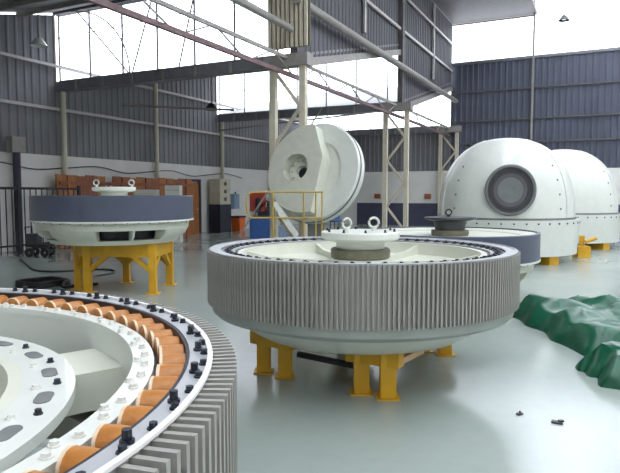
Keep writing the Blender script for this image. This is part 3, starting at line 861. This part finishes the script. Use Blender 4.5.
# blue chair near the end wall
chr_ = thing('chair', 'blue chair near the end wall beyond the tilted rotor', 'chair', at(1.18, 26.0, 0), HEAD + 0.4)
MB().box((0, 0, 0.50), (0.5, 0.5, 0.07)).build('seat', 'blue', chr_)
MB().box((0, 0.24, 0.86), (0.5, 0.06, 0.62)).build('backrest', 'blue', chr_)
for x in (-0.21, 0.21):
    for y in (-0.21, 0.21): MB().tube([(x, y, 0), (x, y, 0.47)], 0.025, 8).build('leg', 'darkmetal', chr_)
# downpipe with a junction box at the far left
dp = thing('downpipe', 'dark downpipe with a grey box on top against the left wall', 'pipe', pt(11.9, 0.2), 0)
MB().tube([(0, 0, 0), (0, 0, 2.95)], 0.11, 14).build('pipe', 'navy', dp)
MB().box((0, 0, 3.15), (0.26, 0.46, 0.46)).build('junction_box', 'steel', dp)
# black steel fence
fe = thing('steel_fence', 'black barred steel fence before the left wall', 'fence', pt(11.3, 1.0), 0)
MB().box((0, 0, 1.86), (0.05, 4.4, 0.07)).build('top_rail', 'black', fe)
MB().box((0, 0, 0.25), (0.05, 4.4, 0.05)).build('bottom_rail', 'black', fe)
BAR = MB().box((0, 0, 0.93), (0.025, 0.025, 1.84)).mesh('bar', 'darkmetal', 0)
for i in range(23): put('bar', BAR, fe, (0, -2.15 + i * 0.195, 0))
for y in (-2.15, 0, 2.15): MB().box((0, y, 0.98), (0.08, 0.08, 1.96)).build('post', 'black', fe)
# dark hand cart
ct = thing('hand_cart', 'dark hand cart parked left of the slate-blue generator', 'cart', at(-7.35, 16.0, 0), HEAD)
ct.scale = (0.75, 0.75, 0.85)
MB().box((0, 0, 0.36), (0.80, 0.55, 0.10)).build('bed', 'black', ct)
MB().beam((-0.1, 0, 0.40), (0.42, 0, 0.16), 0.30, 0.10).build('ramp', 'black', ct)
MB().box((-0.20, 0, 0.58), (0.38, 0.42, 0.32)).build('motor', 'darkmetal', ct)
MB().tube([(-0.36, -0.25, 0.4), (-0.40, -0.25, 0.95), (-0.40, 0.25, 0.95), (-0.36, 0.25, 0.4)], 0.03, 8).build('push_handle', 'black', ct)
for x in (-0.28, 0.28):
    for y in (-0.24, 0.24):
        q = MB().lathe([(0.04, -0.04), (0.15, -0.04), (0.15, 0.04), (0.04, 0.04)], 20); q.v = [(x + a, y + c, 0.15 + b) for a, b, c in q.v]
        q.build('wheel', 'black', ct)
# white crates behind the left machine
for lat, dep, w, h, lab in ((-5.63, 20.4, 0.75, 1.85, 'low wide white carton seen over the slate-blue shell'), (-4.79, 20.8, 0.5, 2.0, 'narrow white carton seen over the slate-blue shell')):
    b = thing('carton', lab, 'carton', at(lat, dep, 0), HEAD, 'white cartons by the timber boards')
    MB().box((0, 0, h / 2), (w, 0.5, h)).build('body', 'white', b)
    MB().box((0, -0.252, h * 0.92), (w * 0.96, 0.006, 0.05)).build('tape', 'beige', b)

# ------------------------------------------------------------------ cables, hooks, lamps, scraps
def cable(label, pts, r, m='black', cat='cable'):
    # smooth curve through the points
    P = [Vector(p) for p in pts]; out = []
    for i in range(len(P) - 1):
        p0, p1, p2, p3 = P[max(i - 1, 0)], P[i], P[i + 1], P[min(i + 2, len(P) - 1)]
        for k in range(8):
            t = k / 8
            out.append(0.5 * ((2 * p1) + (p2 - p0) * t + (2 * p0 - 5 * p1 + 4 * p2 - p3) * t * t + (3 * p1 - p0 - 3 * p2 + p3) * t ** 3))
    out.append(P[-1])
    return tag(MB().tube(out, r, 8).build('floor_cable', m), label, cat)
z = 0.022
cable('thin grey cable curving across the floor to the tall yellow stand',
      [at(-7.5, 15.2, z), at(-6.7, 13.9, z), at(-6.2, 13.1, z), at(-5.75, 12.75, z), at(-5.3, 12.8, z), at(-4.9, 13.1, z), at(-4.4, 13.0, z), at(-4.2, 12.5, z), at(-4.4, 12.0, z), at(-4.35, 11.4, z)], 0.022, 'darkmetal')
coil_pts = []
for i in range(46):
    a = i * 2 * PI / 15; k = 1 + 0.10 * math.sin(i * 1.7)
    coil_pts.append(at(-4.90 + 0.40 * k * math.cos(a), 10.75 + 0.44 * k * math.sin(a), 0.03 + 0.0022 * i))
coil_pts += [at(-4.42, 10.45, 0.05), at(-4.25, 10.75, 0.03), at(-3.95, 10.9, 0.03)]
cable('black cable coiled on the floor beside the tall yellow stand', coil_pts, 0.028)
cable('black cable drooping along the top of the white left wall', [pt(10 + i * 1.3, 0.06, 2.55 + 0.10 * math.sin(i * 2.1)) for i in range(12)], 0.018, 'darkmetal')

def lamp(label, loc, drop, shade='darkmetal'):
    g = thing('pendant_lamp', label, 'lamp', loc, 0, 'pendant lamps')
    MB().lathe([(0.05, 0.22), (0.08, 0.20), (0.24, 0.0), (0.25, 0.0), (0.09, 0.22), (0.06, 0.24)], 24).build('shade', shade, g)
    MB().disc(0.08, 0.04, 0.16, 14).build('bulb', 'white', g)
    MB().tube([(0, 0, 0.22), (0, 0, 0.22 + drop)], 0.02, 6).build('stem', 'steel', g)
    return g
lamp('small dark pendant lamp under the low bay roof', (-12.3, 17.2, 4.62), 1.3)
lamp('dark pendant lamp before the bright end window', (-1.75, 29.5, 9.5), 3.3)
lamp('pale pendant lamp high at the far left corner of the low bay', (-15.0, 12.4, 6.05), 0.75, 'white')
for i, (la, de, s) in enumerate(((1.84, 4.28, 0.05), (1.62, 4.45, 0.03))):
    o = MB().box((0, 0, 0.006), (s * 1.6, s, 0.012)).box((s * 0.5, s * 0.3, 0.016), (s * 0.7, s * 0.5, 0.012), 0.6).build('paper_scrap', 'darkmetal', None, at(la, de, 0), (0, 0, i))
    tag(o, ('larger' if i == 0 else 'smaller') + ' grey scrap lying on the bright floor in the right foreground', 'scrap')
# two rusty red wall boxes on the end wall
for xx, nm in ((-8.35, 'right'), (-11.2, 'left')):
    o = MB().box((0, 0, 0.13), (0.34, 0.16, 0.26)).box((0, -0.085, 0.13), (0.26, 0.02, 0.18)).build('hydrant_box', 'wood2', None, (xx, YE - 0.085, 1.45))
    tag(o, 'rusty red wall box on the white end wall, %s one' % nm, 'wall box', 'wall boxes on the end wall')
